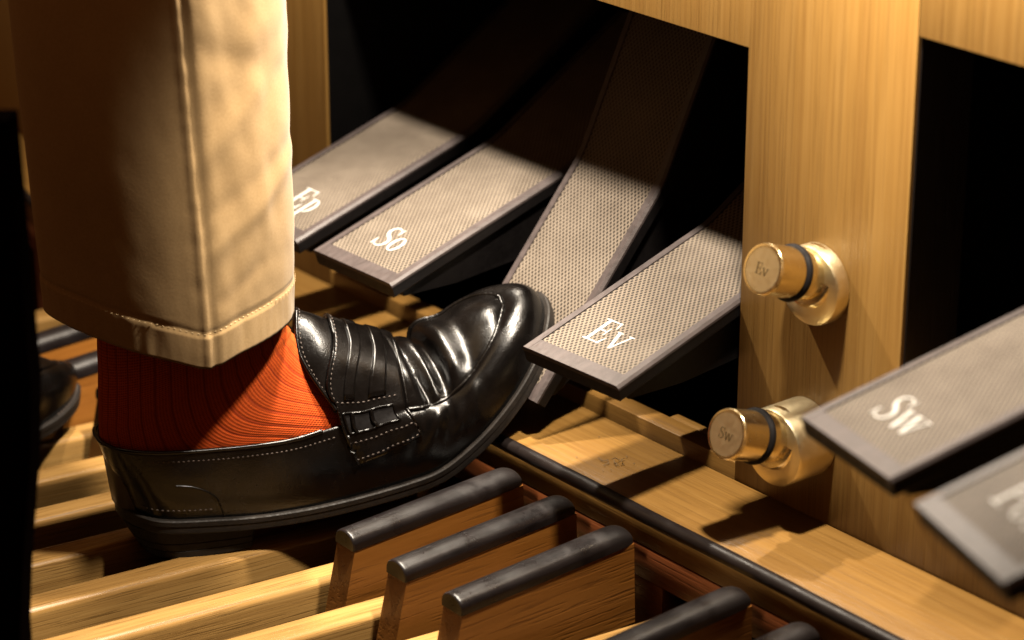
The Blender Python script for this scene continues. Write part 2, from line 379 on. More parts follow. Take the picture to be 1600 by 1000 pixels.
def text_mesh(name, text, height, frame, mat, parent, thick=0.0004, thin=1.0, xs=1.0, gap=0.02):
    """frame(x, y, z) places glyph space (x right, y up, z out) centred on x = 0"""
    items = [glyph_strokes(c) for c in text]
    total = sum(a for _, a in items) + gap * (len(items) - 1); ox = -total / 2
    V = []; F = []; lay = 0
    for S, adv in items:
        for pts, ws in S:
            n = len(pts); b0 = len(V); lay += 1; dz = 0.00001 * lay
            for i, (x, y) in enumerate(pts):
                a = pts[max(0, i - 1)]; b = pts[min(n - 1, i + 1)]
                tx, ty = b[0] - a[0], b[1] - a[1]; L = math.hypot(tx, ty) or 1
                nx, ny = -ty / L, tx / L; hw = ws[i] * thin / 2
                for sg in (1, -1):
                    for zz in (0.0, thick + dz):
                        V.append(frame((ox + x + nx * hw * sg) * height * xs, (y + ny * hw * sg) * height, zz))
            for i in range(n - 1):
                p = b0 + 4 * i; q = p + 4
                F += [(p + 1, q + 1, q + 3, p + 3), (p, p + 2, q + 2, q), (p, q, q + 1, p + 1), (p + 2, p + 3, q + 3, q + 2)]
            F += [(b0, b0 + 1, b0 + 3, b0 + 2), (b0 + 4 * n - 4, b0 + 4 * n - 2, b0 + 4 * n - 1, b0 + 4 * n - 3)]
        ox += adv + gap
    return mesh(name, V, F, mat, parent, 30)

# ================================================================== the setting
XL, XR = -0.554, -0.060           # left opening
PT = 0.036                        # panel thickness
LZ, LZ2 = 0.315, 0.356            # lintel undersides
fl = box('floor', -2.2, 1.4, -1.6, 1.0, -0.36, -0.33, 'floor_dark', bev=0); tag(fl, kind='structure')

con = empty('organ_console', (0, 0, 0))
tag(con, 'golden wood organ console front with openings for the foot levers', 'organ console')
def slab(name, outline, mat, parent):
    n = len(outline); bm = bmesh.new()
    f = bm.faces.new([bm.verts.new((x, 0, z)) for x, z in outline])
    r = bmesh.ops.extrude_face_region(bm, geom=[f])
    for v in r['geom']:
        if isinstance(v, bmesh.types.BMVert): v.co.y = PT
    bmesh.ops.bevel(bm, geom=[e for e in bm.edges if all(v.co.y < 0.001 for v in e.verts)], offset=0.0009, segments=2, affect='EDGES', profile=0.5)
    return bm_obj(name, bm, mat, parent)
slab('front_panel', [(-1.60, -0.012), (XL, -0.012), (XL, LZ), (XR, LZ), (XR, -0.012), (0.7995, -0.012), (0.7995, 0.105), (0.091, 0.105), (0.091, 0.62), (-1.60, 0.62)], 'panel_wood', con)
slab('front_panel', [(0.0914, LZ2), (0.80, LZ2), (0.80, -0.012), (1.1, -0.012), (1.1, 0.62), (0.0914, 0.62)], 'panel_wood', con)
box('jamb_lining', 0.0905, 0.0925, 0.003, PT + 0.015, 0.106, LZ2 - 0.001, 'dark_wood', con, bev=0)
box('bottom_rail', XL, XR, 0.0, 0.018, -0.012, 0.013, 'sill_wood', con)
box('rail_strip', -0.1498, XR, 0.0182, 0.027, -0.012, 0.0126, 'sill_wood', con)
# black lined recess behind the openings, one box of six panels
box('recess_back', -0.70, 1.0, 0.46, 0.47, -0.10, 0.70, 'interior_black', con, bev=0)
box('recess_floor', -0.70, 1.0, 0.04, 0.46, -0.10, -0.06, 'interior_black', con, bev=0)
box('recess_ceiling', -0.70, 1.0, 0.04, 0.46, 0.62, 0.64, 'interior_black', con, bev=0)
box('recess_side', XL - 0.03, XL - 0.004, PT, 0.46, -0.06, 0.62, 'interior_black', con, bev=0)
box('recess_side', 0.0, 0.05, PT, 0.46, -0.06, 0.62, 'interior_black', con, bev=0)
box('recess_side', 0.85, 0.88, PT, 0.46, -0.06, 0.62, 'interior_black', con, bev=0)
box('jamb_lining', XL - 0.0005, XL + 0.0015, 0.003, PT + 0.02, 0.014, LZ - 0.001, 'interior_black', con, bev=0)
tube('wire', [Vector((-0.178, 0.060, 0.130)), Vector((-0.170, 0.062, 0.141)), Vector((-0.166, 0.066, 0.148)), Vector((-0.158, 0.068, 0.152))], 0.0014, 'green_wire', con, 6)

sill = box('toe_sill', -1.6, 1.1, -0.0795, -0.0005, -0.03, 0.0, 'sill_wood', con, bev=0.0008)

# ---- pedalboard frame: end wall with teeth, black half round nosing
pb = empty('pedalboard_frame', (0, -0.08, -0.3)); pb_off = Vector((0, 0.08, 0.3))
tag(pb, 'dark red wooden end wall of the pedalboard with rounded black nosing', 'pedalboard')
def pbox(name, x0, x1, y0, y1, z0, z1, mat, bev=0.001):
    o = box(name, x0, x1, y0, y1, z0, z1, mat, pb, bev); o.location = pb_off; return o
pbox('end_wall', -1.6, 1.1, -0.079, -0.060, -0.056, -0.0305, 'red_wood')
pbox('back_wall', -1.6, 1.1, -0.052, -0.046, -0.33, -0.0305, 'floor_dark', 0)
def nose_frame(y, x, z): return Vector((y, x, z))
npf = [(-0.0800, -0.0095), (-0.0800, 0.0006)]
for k in range(0, 13):
    a = math.radians(75 + 150 * k / 12); npf.append((-0.0820 + 0.0055 * math.cos(a), -0.0045 + 0.0054 * math.sin(a)))
nys = [-1.6 + i * 0.02 for i in range(136)]
nz_ = sweep('nosing', npf, nys, lambda y, x, z: Vector((y, x + 0.0005 * noise.noise(Vector((y * 9, 0, 0))), z + 0.0005 * noise.noise(Vector((y * 14, 3, 0))))), 'kerb_black', pb, 50); nz_.location = pb_off

NAT = {}
nat_x = [-0.225 + 0.0645 * k for k in range(-12, 13)]
for k in range(len(nat_x) - 1):
    c = (nat_x[k] + nat_x[k + 1]) / 2
    pbox('wall_tooth', c - 0.0175, c + 0.0175, -0.0785, -0.060, -0.33, -0.0562, 'red_wood')

# ---- natural keys
def nat_bm():
    bm = box_bm(-0.0125, 0.0125, -0.52, 0.16, -0.048, 0.0)
    es = [e for e in bm.edges if all(v.co.z > -0.001 for v in e.verts) and abs(e.verts[0].co.x - e.verts[1].co.x) < 1e-6]
    bmesh.ops.bevel(bm, geom=es, offset=0.0052, segments=5, affect='EDGES', profile=0.5)
    return bm
nat_me = None
nat_names = {}
def nat_label(i, n):
    return NLAB.get(i)
idx0 = 12     # index of the key just left of the first of the three near sharps
NLAB = {}
vis = [k for k in range(0, 20)]
def natural(i):
    global nat_me
    if nat_me is None:
        o = bm_obj('natural_key', nat_bm(), 'natural_wood'); nat_me = o.data
    else:
        o = link('natural_key', nat_me)
    o.location = (nat_x[i], -0.22, -0.0635)
    o.rotation_euler = (math.radians(-4.0), 0, 0)
    return o
labs = {
 12: 'pale wooden natural key just left of the three near black-topped keys',
 11: 'pale wooden natural key passing under the front of the shoe heel, nearest right of it',
 10: 'pale wooden natural key under the back of the raised shoe heel',
 9: 'pale wooden natural key meeting the black heel just above its lowest lift',
 8: 'pale wooden natural key meeting the back of the loafer at collar height',
 7: 'pale wooden natural key seen between the two shoes beside the sock',
 13: 'pale wooden natural key between the first and second near black-topped keys',
 14: 'pale wooden natural key between the second and third near black-topped keys',
 15: 'pale wooden natural key right of the third near black-topped key, at bottom edge',
 16: 'pale wooden natural key left of the black-topped key at bottom edge',
 17: 'pale wooden natural key at the bottom edge under the last black-topped keys',
 6: 'pale wooden natural key left of the sock below the second far black-topped key',
 5: 'pale wooden natural key at far left between the far black-topped keys',
 4: 'pale wooden natural key farthest left behind the tan trouser hem',
}
for i in range(3, 19):
    o = natural(i)
    tag(o, labs.get(i, 'pale wooden natural key at the far %s end of the pedal row' % ('left' if i < 10 else 'right')), 'pedal key', 'natural pedal keys')

# ---- sharp keys: raked wooden block with rounded ebony cap
def sharp_parts():
    hw = 0.0105
    def sec(y0, y1, z0a, z0b, z1a, z1b): pass
    # body: front raked, top rises slightly towards the wall (local origin: front foot)
    V = []; 
    def top(y): return 0.0345 + 0.045 * y
    yb = 0.150
    for x in (-hw, hw):
        V += [Vector((x, -0.012, -0.02)), Vector((x, 0.0005, top(0) - 0.0005)), Vector((x, yb, top(yb))), Vector((x, yb + 0.002, -0.02))]
    Fc = [(0, 1, 2, 3), (7, 6, 5, 4), (0, 4, 5, 1), (1, 5, 6, 2), (2, 6, 7, 3), (3, 7, 4, 0)]
    body = (V, Fc)
    prof = [(-hw - 0.0006, 0.0), (-hw - 0.0006, 0.0045)]
    for k in range(1, 12):
        a = math.pi * (1 - k / 12); prof.append(((hw + 0.0006) * math.cos(a), 0.0045 + 0.0078 * math.sin(a)))
    prof += [(hw + 0.0006, 0.0045), (hw + 0.0006, 0.0)]
    ys = [0.0, 0.0008, 0.002] + [0.004 + 0.0146 * k for k in range(10)] + [0.1382, 0.1430, 0.1470, 0.1495, 0.1505]
    return body, prof, ys, top
SB, SP, SY, STOP = sharp_parts()
sh_me = {}
def sharp(x, label, drop=0.0):
    t = empty('sharp_key', (x, -0.243, -0.0635 - drop))
    tag(t, label, 'pedal key', 'black-topped sharp pedal keys')
    if not sh_me:
        b = mesh('key_body', SB[0], SB[1], 'sharp_wood', t, 30); sh_me['b'] = b.data
        def fr(y, px, pz):
            s = 1.0
            if y < 0.002: s = 0.93 if y < 0.0005 else 0.985
            if y > 0.138: s = math.sqrt(max(0.0, 1 - ((y - 0.138) / 0.0135) ** 2)) * 0.55 + 0.45
            return Vector((px * (s if y < 0.01 else 0.6 + 0.4 * s), y - 0.001, STOP(y) + pz * s))
        c = sweep('key_cap', SP, SY, fr, 'ebony', t, 40); sh_me['c'] = c.data
    else:
        link('key_body', sh_me['b'], t); link('key_cap', sh_me['c'], t)
    return t
sharp(-0.1925, 'black-topped sharp key, farthest of the three beside the shoe')
sharp(-0.1325, 'black-topped sharp key, middle of the three right of the shoe')
sharp(-0.0705, 'black-topped sharp key, nearest of the three right of the shoe')
sharp(0.0475, 'black-topped sharp key at bottom edge under the sill')
sharp(0.1120, 'black-topped sharp key cut by the bottom edge, rightmost of all')
sharp(-0.387, 'black-topped sharp key hidden behind the sock and shoe')
sharp(-0.322, 'black-topped sharp key pressed down under the black loafer', 0.030)
sharp(-0.517, 'sharp key showing only its brown front beside the sock')
sharp(-0.580, 'black-topped sharp key left of the sock, right in front of the other shoe')
sharp(-0.645, 'black-topped sharp key farthest left, just below the trouser hem')

# ================================================================== foot levers (expression pedals)
PW = 0.0975
def lever(label, text, tip, pitch, yaw, extra=None):
    t = empty('foot_lever', tip)
    t.rotation_euler = (0, 0, -yaw)
    tag(t, label, 'foot lever', 'dimpled foot levers with white lettering')
    def path(y):
        y0 = 0.172
        if y <= y0: return y, 0.0, 0.0
        d = y - y0; k = math.radians(14.5) / 0.022
        if d < 0.022:
            a = k * d; return y0 + math.sin(a) / k, (1 - math.cos(a)) / k, a
        a = k * 0.022; e = d - 0.022
        return y0 + math.sin(a) / k + e * math.cos(a), (1 - math.cos(a)) / k + e * math.sin(a), a
    cp, spp = math.cos(pitch), math.sin(pitch)
    def fr(y, x, z):
        py, pz, a = path(max(y, 0)); 
        if y < 0: py = y
        py -= z * math.sin(a); pz += z * math.cos(a)
        return Vector((x, py * cp - pz * spp, py * spp + pz * cp))
    ys = [0, 0.04, 0.08, 0.12, 0.172] + [0.172 + 0.0055 * k for k in range(1, 5)] + [0.22, 0.26, 0.30, 0.34]
    h = PW / 2; b = 0.0070; fb = 0.0125
    for s in (-1, 1):
        pr = [(s * (h - b), 0.0), (s * (h - 0.0018), 0.0), (s * h, -0.0018), (s * h, -0.0036), (s * (h - b), -0.0036)]
        sweep('side_frame', pr, ys, fr, 'frame_metal_lit', t, 30)
    pr = [(-h + b + 0.0001, -0.0001), (h - b - 0.0001, -0.0001), (h - b - 0.0001, -0.0036), (-h + b + 0.0001, -0.0036)]
    sweep('front_frame', pr, [0.0002, fb], fr, 'frame_metal_lit', t, 30)
    tr = [(-h + b + 0.0002, -0.0009), (h - b - 0.0002, -0.0009), (h - b - 0.0002, -0.0036), (-h + b + 0.0002, -0.0036)]
    sweep('rubber_tread', tr, [fb + 0.0002] + ys[1:], fr, 'tread_rubber', t, 30, uv=True)
    pl_ = [(-h + 0.0004, -0.0037), (h - 0.0004, -0.0037), (h - 0.0004, -0.0115), (h - 0.002, -0.0130), (-h + 0.002, -0.0130), (-h + 0.0004, -0.0115)]
    sweep('shaded_frame_side', pl_, [0.0006] + ys[1:], fr, 'black_paint_and_shade', t, 30)  # sides of the same metal frame, their shade painted in near-black
    # deep black body below the plate
    V = []; st = [(0.012, 0.020), (0.06, 0.036), (0.172, 0.060), (0.194, 0.062), (0.335, 0.05)]
    bw = h - 0.007
    for y, d in st:
        V += [fr(y, -bw, -0.0131), fr(y, bw, -0.0131), fr(y, bw, -d), fr(y, -bw, -d)]
    Fc = grid_faces(len(st), 4, False, True) + [(0, 1, 2, 3), tuple(range(len(V) - 4, len(V)))]
    mesh('lever_body', V, Fc, 'black_paint_and_shade', t, 30)
    if text:
        text_mesh('lettering', text, 0.0262, lambda x, y, z: fr(0.030 + y, x + (0.006 if text == 'Ep' else -0.001), -0.0008 + z), 'white_print', t, 0.0003, xs=0.90, thin=0.68, gap=0.06)
    if extra:
        for (x, y, z) in extra:
            lathe('pivot_boss', [(0.0085, -0.01), (0.0085, 0.003), (0.007, 0.0055), (0.003, 0.007)], 'black_paint_and_shade', t, 24, 40, Matrix.Translation((x, y, z)) @ Matrix.Rotation(math.radians(90), 4, 'Y') @ Matrix.Rotation(math.radians(20), 4, 'X'))
    return t
R = math.radians
lever('foot lever lettered Ep, farthest left beside the tan trouser', 'Ep', (-0.4835, -0.114, 0.0985), R(17.0), R(-0.8))
lever('foot lever lettered So, second from the left in the wide opening', 'So', (-0.3600, -0.115, 0.0995), R(16.8), R(-1.2))
lever('steeply tilted foot lever under the toe of the black loafer', None, (-0.2470, -0.068, 0.0310), R(50.5), R(0.8))
lever('foot lever lettered Ev, right of the shoe toe', 'Ev', (-0.1055, -0.115, 0.1015), R(16.2), R(-2.4))
lever('foot lever lettered Sw below the lower brass piston', 'Sw', (0.2310, -0.194, 0.1815), R(15.9), R(13.5))
lever('foot lever lettered Pos cut off by the right edge', 'Pos', (0.3990, -0.2855, 0.2145), R(19.5), R(19.8))

# ================================================================== brass toe pistons
def piston(label, base, blen, brad, text, ang=18.5):
    t = empty('toe_piston', base); tag(t, label, 'toe piston', 'brass toe pistons on the post')
    # the base turns about -Y, the piston leans upwards from it
    MB = Matrix.Rotation(math.radians(90), 4, 'X')
    lathe('base', [(brad, 0.0005), (brad, blen - 0.003), (brad - 0.0008, blen - 0.001), (brad - 0.0035, blen), (brad - 0.009, blen + 0.0012)], 'brass_satin', t, 64, 30, MB)
    a = math.radians(90 - ang)
    MP = Matrix.Translation((0, -blen + 0.012, 0.004)) @ Matrix.Rotation(a, 4, 'X')
    r = 0.0172
    L = 0.0565
    lathe('stem', [(r - 0.0005, -0.006), (r - 0.0005, L - 0.0275)], 'brass', t, 64, 30, MP)
    ring = [(r - 0.003, L - 0.0300)] + [(r - 0.0006 + 0.0028 * math.sin(math.pi * k / 8) ** 0.7, L - 0.0300 + 0.0060 * k / 8) for k in range(9)] + [(r - 0.003, L - 0.024)]
    lathe('rubber_ring', ring, 'o_ring', t, 64, 50, MP)
    cap = lathe('cap', [(r - 0.0004, L - 0.024), (r, L - 0.0235), (r, L - 0.0012), (r - 0.0010, L)], 'brass', t, 96, 25, MP)
    # knurled rim and satin face
    V = []; n = 220
    for k in range(n):
        an = 2 * math.pi * k / n; q = 0.00012 if k % 2 else -0.00018
        for rr, hh in ((r + q, L - 0.0030), (r + q, L - 0.0014), (r - 0.0006 + q, L + 0.0002), (r - 0.0022, L + 0.00035)):
            V.append(MP @ Vector((rr * math.cos(an), rr * math.sin(an), hh)))
    mesh('knurled_rim', V, grid_faces(n, 4, True, False), 'brass', t, 20)
    lathe('face', [(r - 0.0023, L - 0.001), (r - 0.0023, L + 0.0001)], 'brass_satin', t, 64, 20, MP)
    # lug where the stem enters the base
    lathe('collar', [(r + 0.0045, -0.004), (r + 0.0045, 0.010), (r + 0.0035, 0.0125), (r - 0.0003, 0.0135)], 'brass', t, 64, 30, MP)
    text_mesh('engraving', text, 0.0078, lambda x, y, z: MP @ Vector((x, y - 0.004, L + 0.00012 + z)), 'engraving', t, 0.00008, thin=0.8)
    return t
piston('upper brass toe piston on the wooden post', (0.016, 0.0, 0.171), 0.012, 0.0275, 'Ev')
piston('lower brass toe piston with long base, left of the Sw lever', (0.010, 0.0, 0.058), 0.034, 0.0275, 'Sw')

# lint on the sill
t = empty('lint_tuft', (-0.135, -0.045, 0.0006)); tag(t, 'small tuft of grey lint on the sill below the Ev lever', 'lint')
rl = random.Random(4)
for k in range(5):
    p = Vector((rl.uniform(-0.006, 0.005), rl.uniform(-0.006, 0.006), 0.0006)); pts = []
    d = Vector((0.8, -0.5, 0)).normalized()
    for j in range(8):
        pts.append(p.copy()); d = (d + Vector((rl.uniform(-0.8, 0.8), rl.uniform(-0.8, 0.8), rl.uniform(-0.1, 0.1)))).normalized()
        p = p + d * 0.0017; p.z = max(0.0004, min(0.003, p.z))
    tube('fibre', pts, 0.00022, 'lint', t, 5)
for k in range(40):
    x, y = rl.gauss(0, 0.022), rl.gauss(0, 0.013)
    tube('crumb', [Vector((x, y, 0.0002)), Vector((x + rl.uniform(-0.001, 0.001), y + 0.0006, 0.0006))], 0.0003, 'lint', t, 5) if k < 12 else None

# ================================================================== the player's leg: trouser, sock, loafer
TH = math.radians(18)
OL = Vector((-0.345, -0.340, -0.058))
person = empty('person', OL); person.rotation_euler = (0, 0, -TH)
tag(person, 'person in tan trousers, orange ribbed sock and black loafer at the pedals', 'person')
mm = 0.001
def V3(u, v, w): return Vector((v * mm, u * mm, w * mm))     # local frame: x lateral (camera side +), y along the foot, z up
# --- loops of the loafer, bend=True is the foot tilted on the lever
near_out = [(8, 0, 35), (10, 14, 35), (17, 26, 34), (31, 37, 32), (63, 40.5, 29), (97, 40.5, 26), (135, 41, 26), (172, 43.5, 30), (209, 47, 37), (233, 50, 45), (255, 51, 60), (275, 49.5, 77), (296, 44, 98), (313, 34, 118), (324, 21, 134), (329, 8, 142)]
far_out = [(10, -14, 35), (17, -26, 34), (30, -33, 32), (62, -34, 29), (97, -33, 27), (135, -34, 28), (172, -39, 34), (209, -44, 43), (233, -47, 53), (255, -48, 68), (275, -46, 86), (296, -40, 108), (312, -30, 128), (322, -17, 141), (328, -4, 146)]
near_in = [(-6, 0, 86), (-4, 13, 86), (5, 25, 85), (25, 33, 83), (54, 36.5, 81), (101, 38, 79), (130, 38.5, 80), (159, 38, 85), (186, 38, 88), (210, 39, 90), (236, 40, 93), (254, 39, 104), (270, 34, 119), (284, 25, 134), (294, 12, 143), (298, 3, 147)]
far_in = [(-5, -13, 87), (4, -23, 87), (25, -29, 86), (54, -32, 87), (101, -36, 92), (130, -40, 98), (159, -43, 103), (186, -44, 103), (210, -43, 104), (236, -39, 112), (254, -36, 126), (270, -31, 137), (284, -24, 146), (294, -13, 150), (298, -4, 150)]
def flat_pt(p):
    """undo the toe bend for the flat second shoe: roll the front down about the ball"""
    u, v, wv = p
    base = 26 if u > 97 else 26
    if u <= 190: return p
    ang = math.radians(min(46, (u - 190) * 0.75))
    cu, cw = 215, 26
    du, dw = u - cu, wv - cw
    return (cu + du * math.cos(ang) + dw * math.sin(ang), v, cw - du * math.sin(ang) + dw * math.cos(ang))
def build_loafer(parent, label, bend=True, M=None):
    root = empty('loafer'); root.parent = parent
    if label: root['label'] = label
    if M is not None: root.matrix_local = M
    fp = (lambda p: p) if bend else flat_pt
    mk = lambda L: [V3(*fp(p)) for p in L]
    def loop(nr, fr_):
        pts = mk(nr) + list(reversed(mk(fr_)))     # heel -> near side -> toe -> far side -> back
        return catmull(pts, 10, True)
    LO, LI = loop(near_out, far_out), loop(near_in, far_in)
    n = len(LO)
    ctr = [V3(*fp((min(max(u, 25), 285), 0, 60 if u < 200 else 60 + (u - 200) * 0.9))) for u in [0]]
    # local up for each loop point
    def upv(i):
        if not bend: 
            return Vector((0, 0, 1))
        u = LO[i].y / mm
        a = math.radians(max(0, min(44, (u - 195) * 0.62)))
        return Vector((0, -math.sin(a), math.cos(a)))
    NQ = 22
    V = []; UVs = []
    P = []
    for i in range(n):
        o, q = LO[i], LI[i]; N = upv(i)
        u = o.y / mm
        toe = max(0.0, min(1.0, ((LO[i] - LO[0]).length / mm - 170) / 80))
        d = q - o; h = d.dot(N)
        # outward direction in the sole plane
        tng = (LO[(i + 1) % n] - LO[(i - 1) % n]).normalized(); outw = tng.cross(N).normalized()
        if outw.dot(o - Vector((0, 0.16, o.z))) < 0: outw = -outw
        c1 = o + N * h * (0.38 + 0.30 * toe) + outw * (0.003 + 0.0035 * toe)
        c2 = q + (o - q - N * (o - q).dot(N)) * (0.30 + 0.32 * toe) - N * h * (0.28 * (1 - toe) + 0.015 * toe) + outw * 0.002
        row = []
        for j in range(NQ):
            t = j / (NQ - 1)
            p = o * (1 - t) ** 3 + c1 * 3 * t * (1 - t) ** 2 + c2 * 3 * t * t * (1 - t) + q * t ** 3
            # creases where the shoe bends
            if bend:
                uu = p.y / mm
                cr = 0.0
                for (uc, wd, am, sl) in ((216, 6, 2.8, 0.30), (238, 6, 3.4, 0.15), (254, 5, 2.2, -0.1), (198, 6, 1.0, 0.2)):
                    x = (uu - uc - sl * (p.z / mm - 70)) / wd
                    cr -= am * math.exp(-x * x) - 0.6 * am * math.exp(-((x - 1.7) ** 2))
                cr *= math.sin(math.pi * min(1, t * 1.02)) ** 0.7 * min(1, t * 2.2)
                nn = (N * 0.35 + outw).normalized()
                p = p + nn * cr * mm
            p = p + outw * 0.0006 * noise.noise(p * 38)
            row.append(p)
        P.append(row); V += row
    up = mesh('upper', V, grid_faces(n, NQ, True, False), 'leather', root, 60)
    m = up.modifiers.new('thickness', 'SOLIDIFY'); m.thickness = 0.0022; m.offset = -1
    # --- collar binding along the topline
    m_i = [i for i in range(n) if LI[i].y / mm < 150]
    order = [i for i in range(n // 2, n) if i in m_i] + [i for i in range(0, n // 2) if i in m_i]
    tube('collar_binding', [LI[i] + Vector((0, 0, 0.0003)) for i in order], 0.0017, 'leather', root, 8)
    # --- vamp plug with tongue
    stn = [ # (near), (crest), (far)
        ((159, 36, 97), (140, 14, 133), (146, -14, 158), (150, -44, 112)),
        ((163, 36, 93), (156, 17, 134), (158, -13, 153), (160, -44, 108)),
        ((180, 37.5, 90), (176, 19, 127), (177, -12, 144), (180, -44, 104)),
        ((208, 40, 91), (208, 20, 118), (210, -12, 130), (210, -42, 105)),
        ((222, 40.5, 91), (222, 20, 113), (222, -10, 124), (222, -40, 110)),
        ((236, 40, 93), (236, 19, 110), (235, -9, 120), (236, -38, 114)),
        ((254, 39, 104), (252, 18, 121), (250, -8, 130), (252, -35, 127)),
        ((270, 34, 119), (270, 15, 134), (269, -8, 141), (270, -30, 138)),
        ((284, 25, 134), (285, 10, 144.5), (285, -6, 148), (284, -22, 146.5)),
        ((294, 12, 143), (296, 5, 147.5), (296, -3, 149.5), (294, -12, 150)),
        ((297.5, 3, 147), (298.5, 1, 148), (298.5, -1, 149), (297.5, -4, 150))]
    cols = [catmull([V3(*fp(s[k])) for s in stn], 9) for k in range(4)]
    NS = len(cols[0]); NT = 34
    G = []
    for i in range(NS):
        c4 = [cols[k][i] for k in range(4)]
        r = resample(catmull(c4, 12), NT)
        G.append(r)
    def plug_n(i, j):
        a = G[min(NS - 1, i + 1)][j] - G[max(0, i - 1)][j]; b = G[i][min(NT - 1, j + 1)] - G[i][max(0, j - 1)]
        nn = a.cross(b)
        if nn.z < 0: nn = -nn
        return nn.normalized() if nn.length > 1e-9 else Vector((0, 0, 1))
    NN = [[plug_n(i, j) for j in range(NT)] for i in range(NS)]
    G2 = []
    for i in range(NS):
        row = []
        for j in range(NT):
            p = G[i][j]; t = j / (NT - 1); e = 0.0
            u = p.y / mm
            if bend:
                for (uc, wd, am, sk) in ((212, 7, 3.6, 14), (222.5, 4.0, -6.0, 13), (230, 5.5, 3.6, 11), (238.5, 4.2, -5.6, 9), (249, 7.5, 4.2, 8), (262, 7, -1.8, 4)):
                    x = (u - uc + sk * (t - 0.5)) / wd
                    e += am * math.exp(-x * x)
                e *= min(1, t * 5) * 0.8 + 0.2
            rim = min(t, 1 - t) * 2
            e += -1.0 * math.exp(-(rim / 0.06) ** 2) if i > 16 else 0
            e += 0.5 * noise.noise(p * 55)
            row.append(p + NN[i][j] * e * mm)
        G2.append(row)
    pl = mesh('vamp', [p for r in G2 for p in r], grid_faces(NS, NT), 'leather', root, 60)
    m = pl.modifiers.new('thickness', 'SOLIDIFY'); m.thickness = 0.0024; m.offset = -1
    # raised seam round the apron
    e = [G2[i][0] + NN[i][1] * 0.0006 for i in range(14, NS)] + [G2[i][NT - 1] + NN[i][NT - 2] * 0.0006 for i in range(NS - 1, 14, -1)]
    e = resample(e, 220)
    e = [p + Vector((0, 0, 0.00012 * math.sin(k * 1.9))) for k, p in enumerate(e)]
    tube('apron_seam', e, lambda s: 0.0018 + 0.00008 * math.sin(s * 500), 'leather', root, 8)
    # tongue binding with stitches
    tb = [G2[0][j] + NN[0][j] * 0.0002 for j in range(0, NT)]
    tube('tongue_edge', resample(tb, 60), 0.0015, 'leather', root, 8)
    def stitches(name, pts, step=0.0034, rad=0.00042, ln=0.6):
        tot = sum((b - a).length for a, b in zip(pts, pts[1:])); k = max(3, int(tot / step)); rp = resample(pts, k)
        Vv = []; Ff = []
        for a, b in zip(rp, rp[1:]):
            c = a.lerp(b, ln); d = (c - a).normalized(); s = d.cross(Vector((0.2, 0.1, 1))).normalized() * rad; q = s.cross(d).normalized() * rad * 1.3
            b0 = len(Vv); md = a.lerp(c, 0.5)
            Vv += [a, md + s + q, md - s + q, md - s - q, md + s - q, c]
            Ff += [(b0, b0 + 1, b0 + 2), (b0, b0 + 2, b0 + 3), (b0, b0 + 3, b0 + 4), (b0, b0 + 4, b0 + 1), (b0 + 5, b0 + 2, b0 + 1), (b0 + 5, b0 + 3, b0 + 2), (b0 + 5, b0 + 4, b0 + 3), (b0 + 5, b0 + 1, b0 + 4)]
        return mesh(name, Vv, Ff, 'thread', root, 60)
    stitches('tongue_stitching', [G2[2][j] + NN[2][j] * 0.0006 for j in range(1, NT - 8)])
    # --- saddle strap: across the plug and down the near and far wall
    def strap_row(f, near_drop=0.62, lift=0.0026):
        # f in 0..1 across the strap width -> station u
        pts = []
        for j in range(NT):
            t = j / (NT - 1); sm = min(1.0, t / 0.45); sm = sm * sm * (3 - 2 * sm)
            st_ = 3.5 + 10.5 * sm; ui = st_ + f * (28.5 - st_)
            i0 = min(int(ui), NS - 2); tt = ui - i0
            pts.append(G[i0][j].lerp(G[i0 + 1][j], tt) + NN[i0][j] * lift)
        def wall(sign):
            target = pts[0].y if sign > 0 else pts[-1].y
            best = min((i for i in range(n) if LI[i].x * sign > 0.02), key=lambda i: abs(LI[i].y - target))
            outp = []
            for j in range(NQ - 1, int(NQ * (1 - near_drop)), -1):
                a = P[best][j]; nb = (best + 1) % n; jn = max(0, j - 1)
                nn = (P[nb][j] - a).cross(P[best][jn] - a)
                if nn.x * sign < 0: nn = -nn
                outp.append(a + nn.normalized() * lift)
            return outp
        return list(reversed(wall(1)))[:-1] + pts[1:-1] + wall(-1)[1:]
    NF = 15
    rows = [resample(catmull(strap_row(k / (NF - 1)), 2), 90) for k in range(NF)]
    sp_ = mesh('strap', [p for r in rows for p in r], grid_faces(NF, 90), 'leather', root, 60)
    m = sp_.modifiers.new('thickness', 'SOLIDIFY'); m.thickness = 0.0022; m.offset = -1
    def srow(f):
        x = f * (NF - 1); i0 = min(NF - 2, int(x)); return [rows[i0][j].lerp(rows[i0 + 1][j], x - i0) for j in range(90)]
    def sn(f, j):
        a, b = srow(min(1, f + 0.05)), srow(max(0, f - 0.05)); nn = (a[j] - b[j]).cross(rows[7][min(89, j + 1)] - rows[7][max(0, j - 1)])
        if nn.dot(rows[7][j] - Vector((0, 0.17, 0.06))) < 0: nn = -nn
        return nn.normalized()
    for f in (0.0, 1.0):
        tube('strap_edge', [srow(f)[j] for j in range(0, 90)], 0.0012, 'leather', root, 6)
    def sline(f0, f1, j0, j1, lift=0.0005, k=20):
        outp = []
        for q in range(k + 1):
            f = f0 + (f1 - f0) * q / k; jj = j0 + (j1 - j0) * q / k; j = min(88, int(jj)); r_ = srow(f)
            outp.append(r_[j].lerp(r_[j + 1], jj - j) + sn(f, j) * lift)
        return outp
    stitches('strap_stitching', sline(0.04, 0.97, 1.5, 1.5)); stitches('strap_stitching', sline(0.04, 0.97, 7, 7))
    stitches('strap_stitching', sline(0.04, 0.90, 20, 20)); stitches('strap_stitching', sline(0.05, 0.05, 2, 60))
    stitches('strap_stitching', sline(0.95, 0.95, 1.5, 8))
    # the slot: dark lining with raised rim and bars
    slot = []
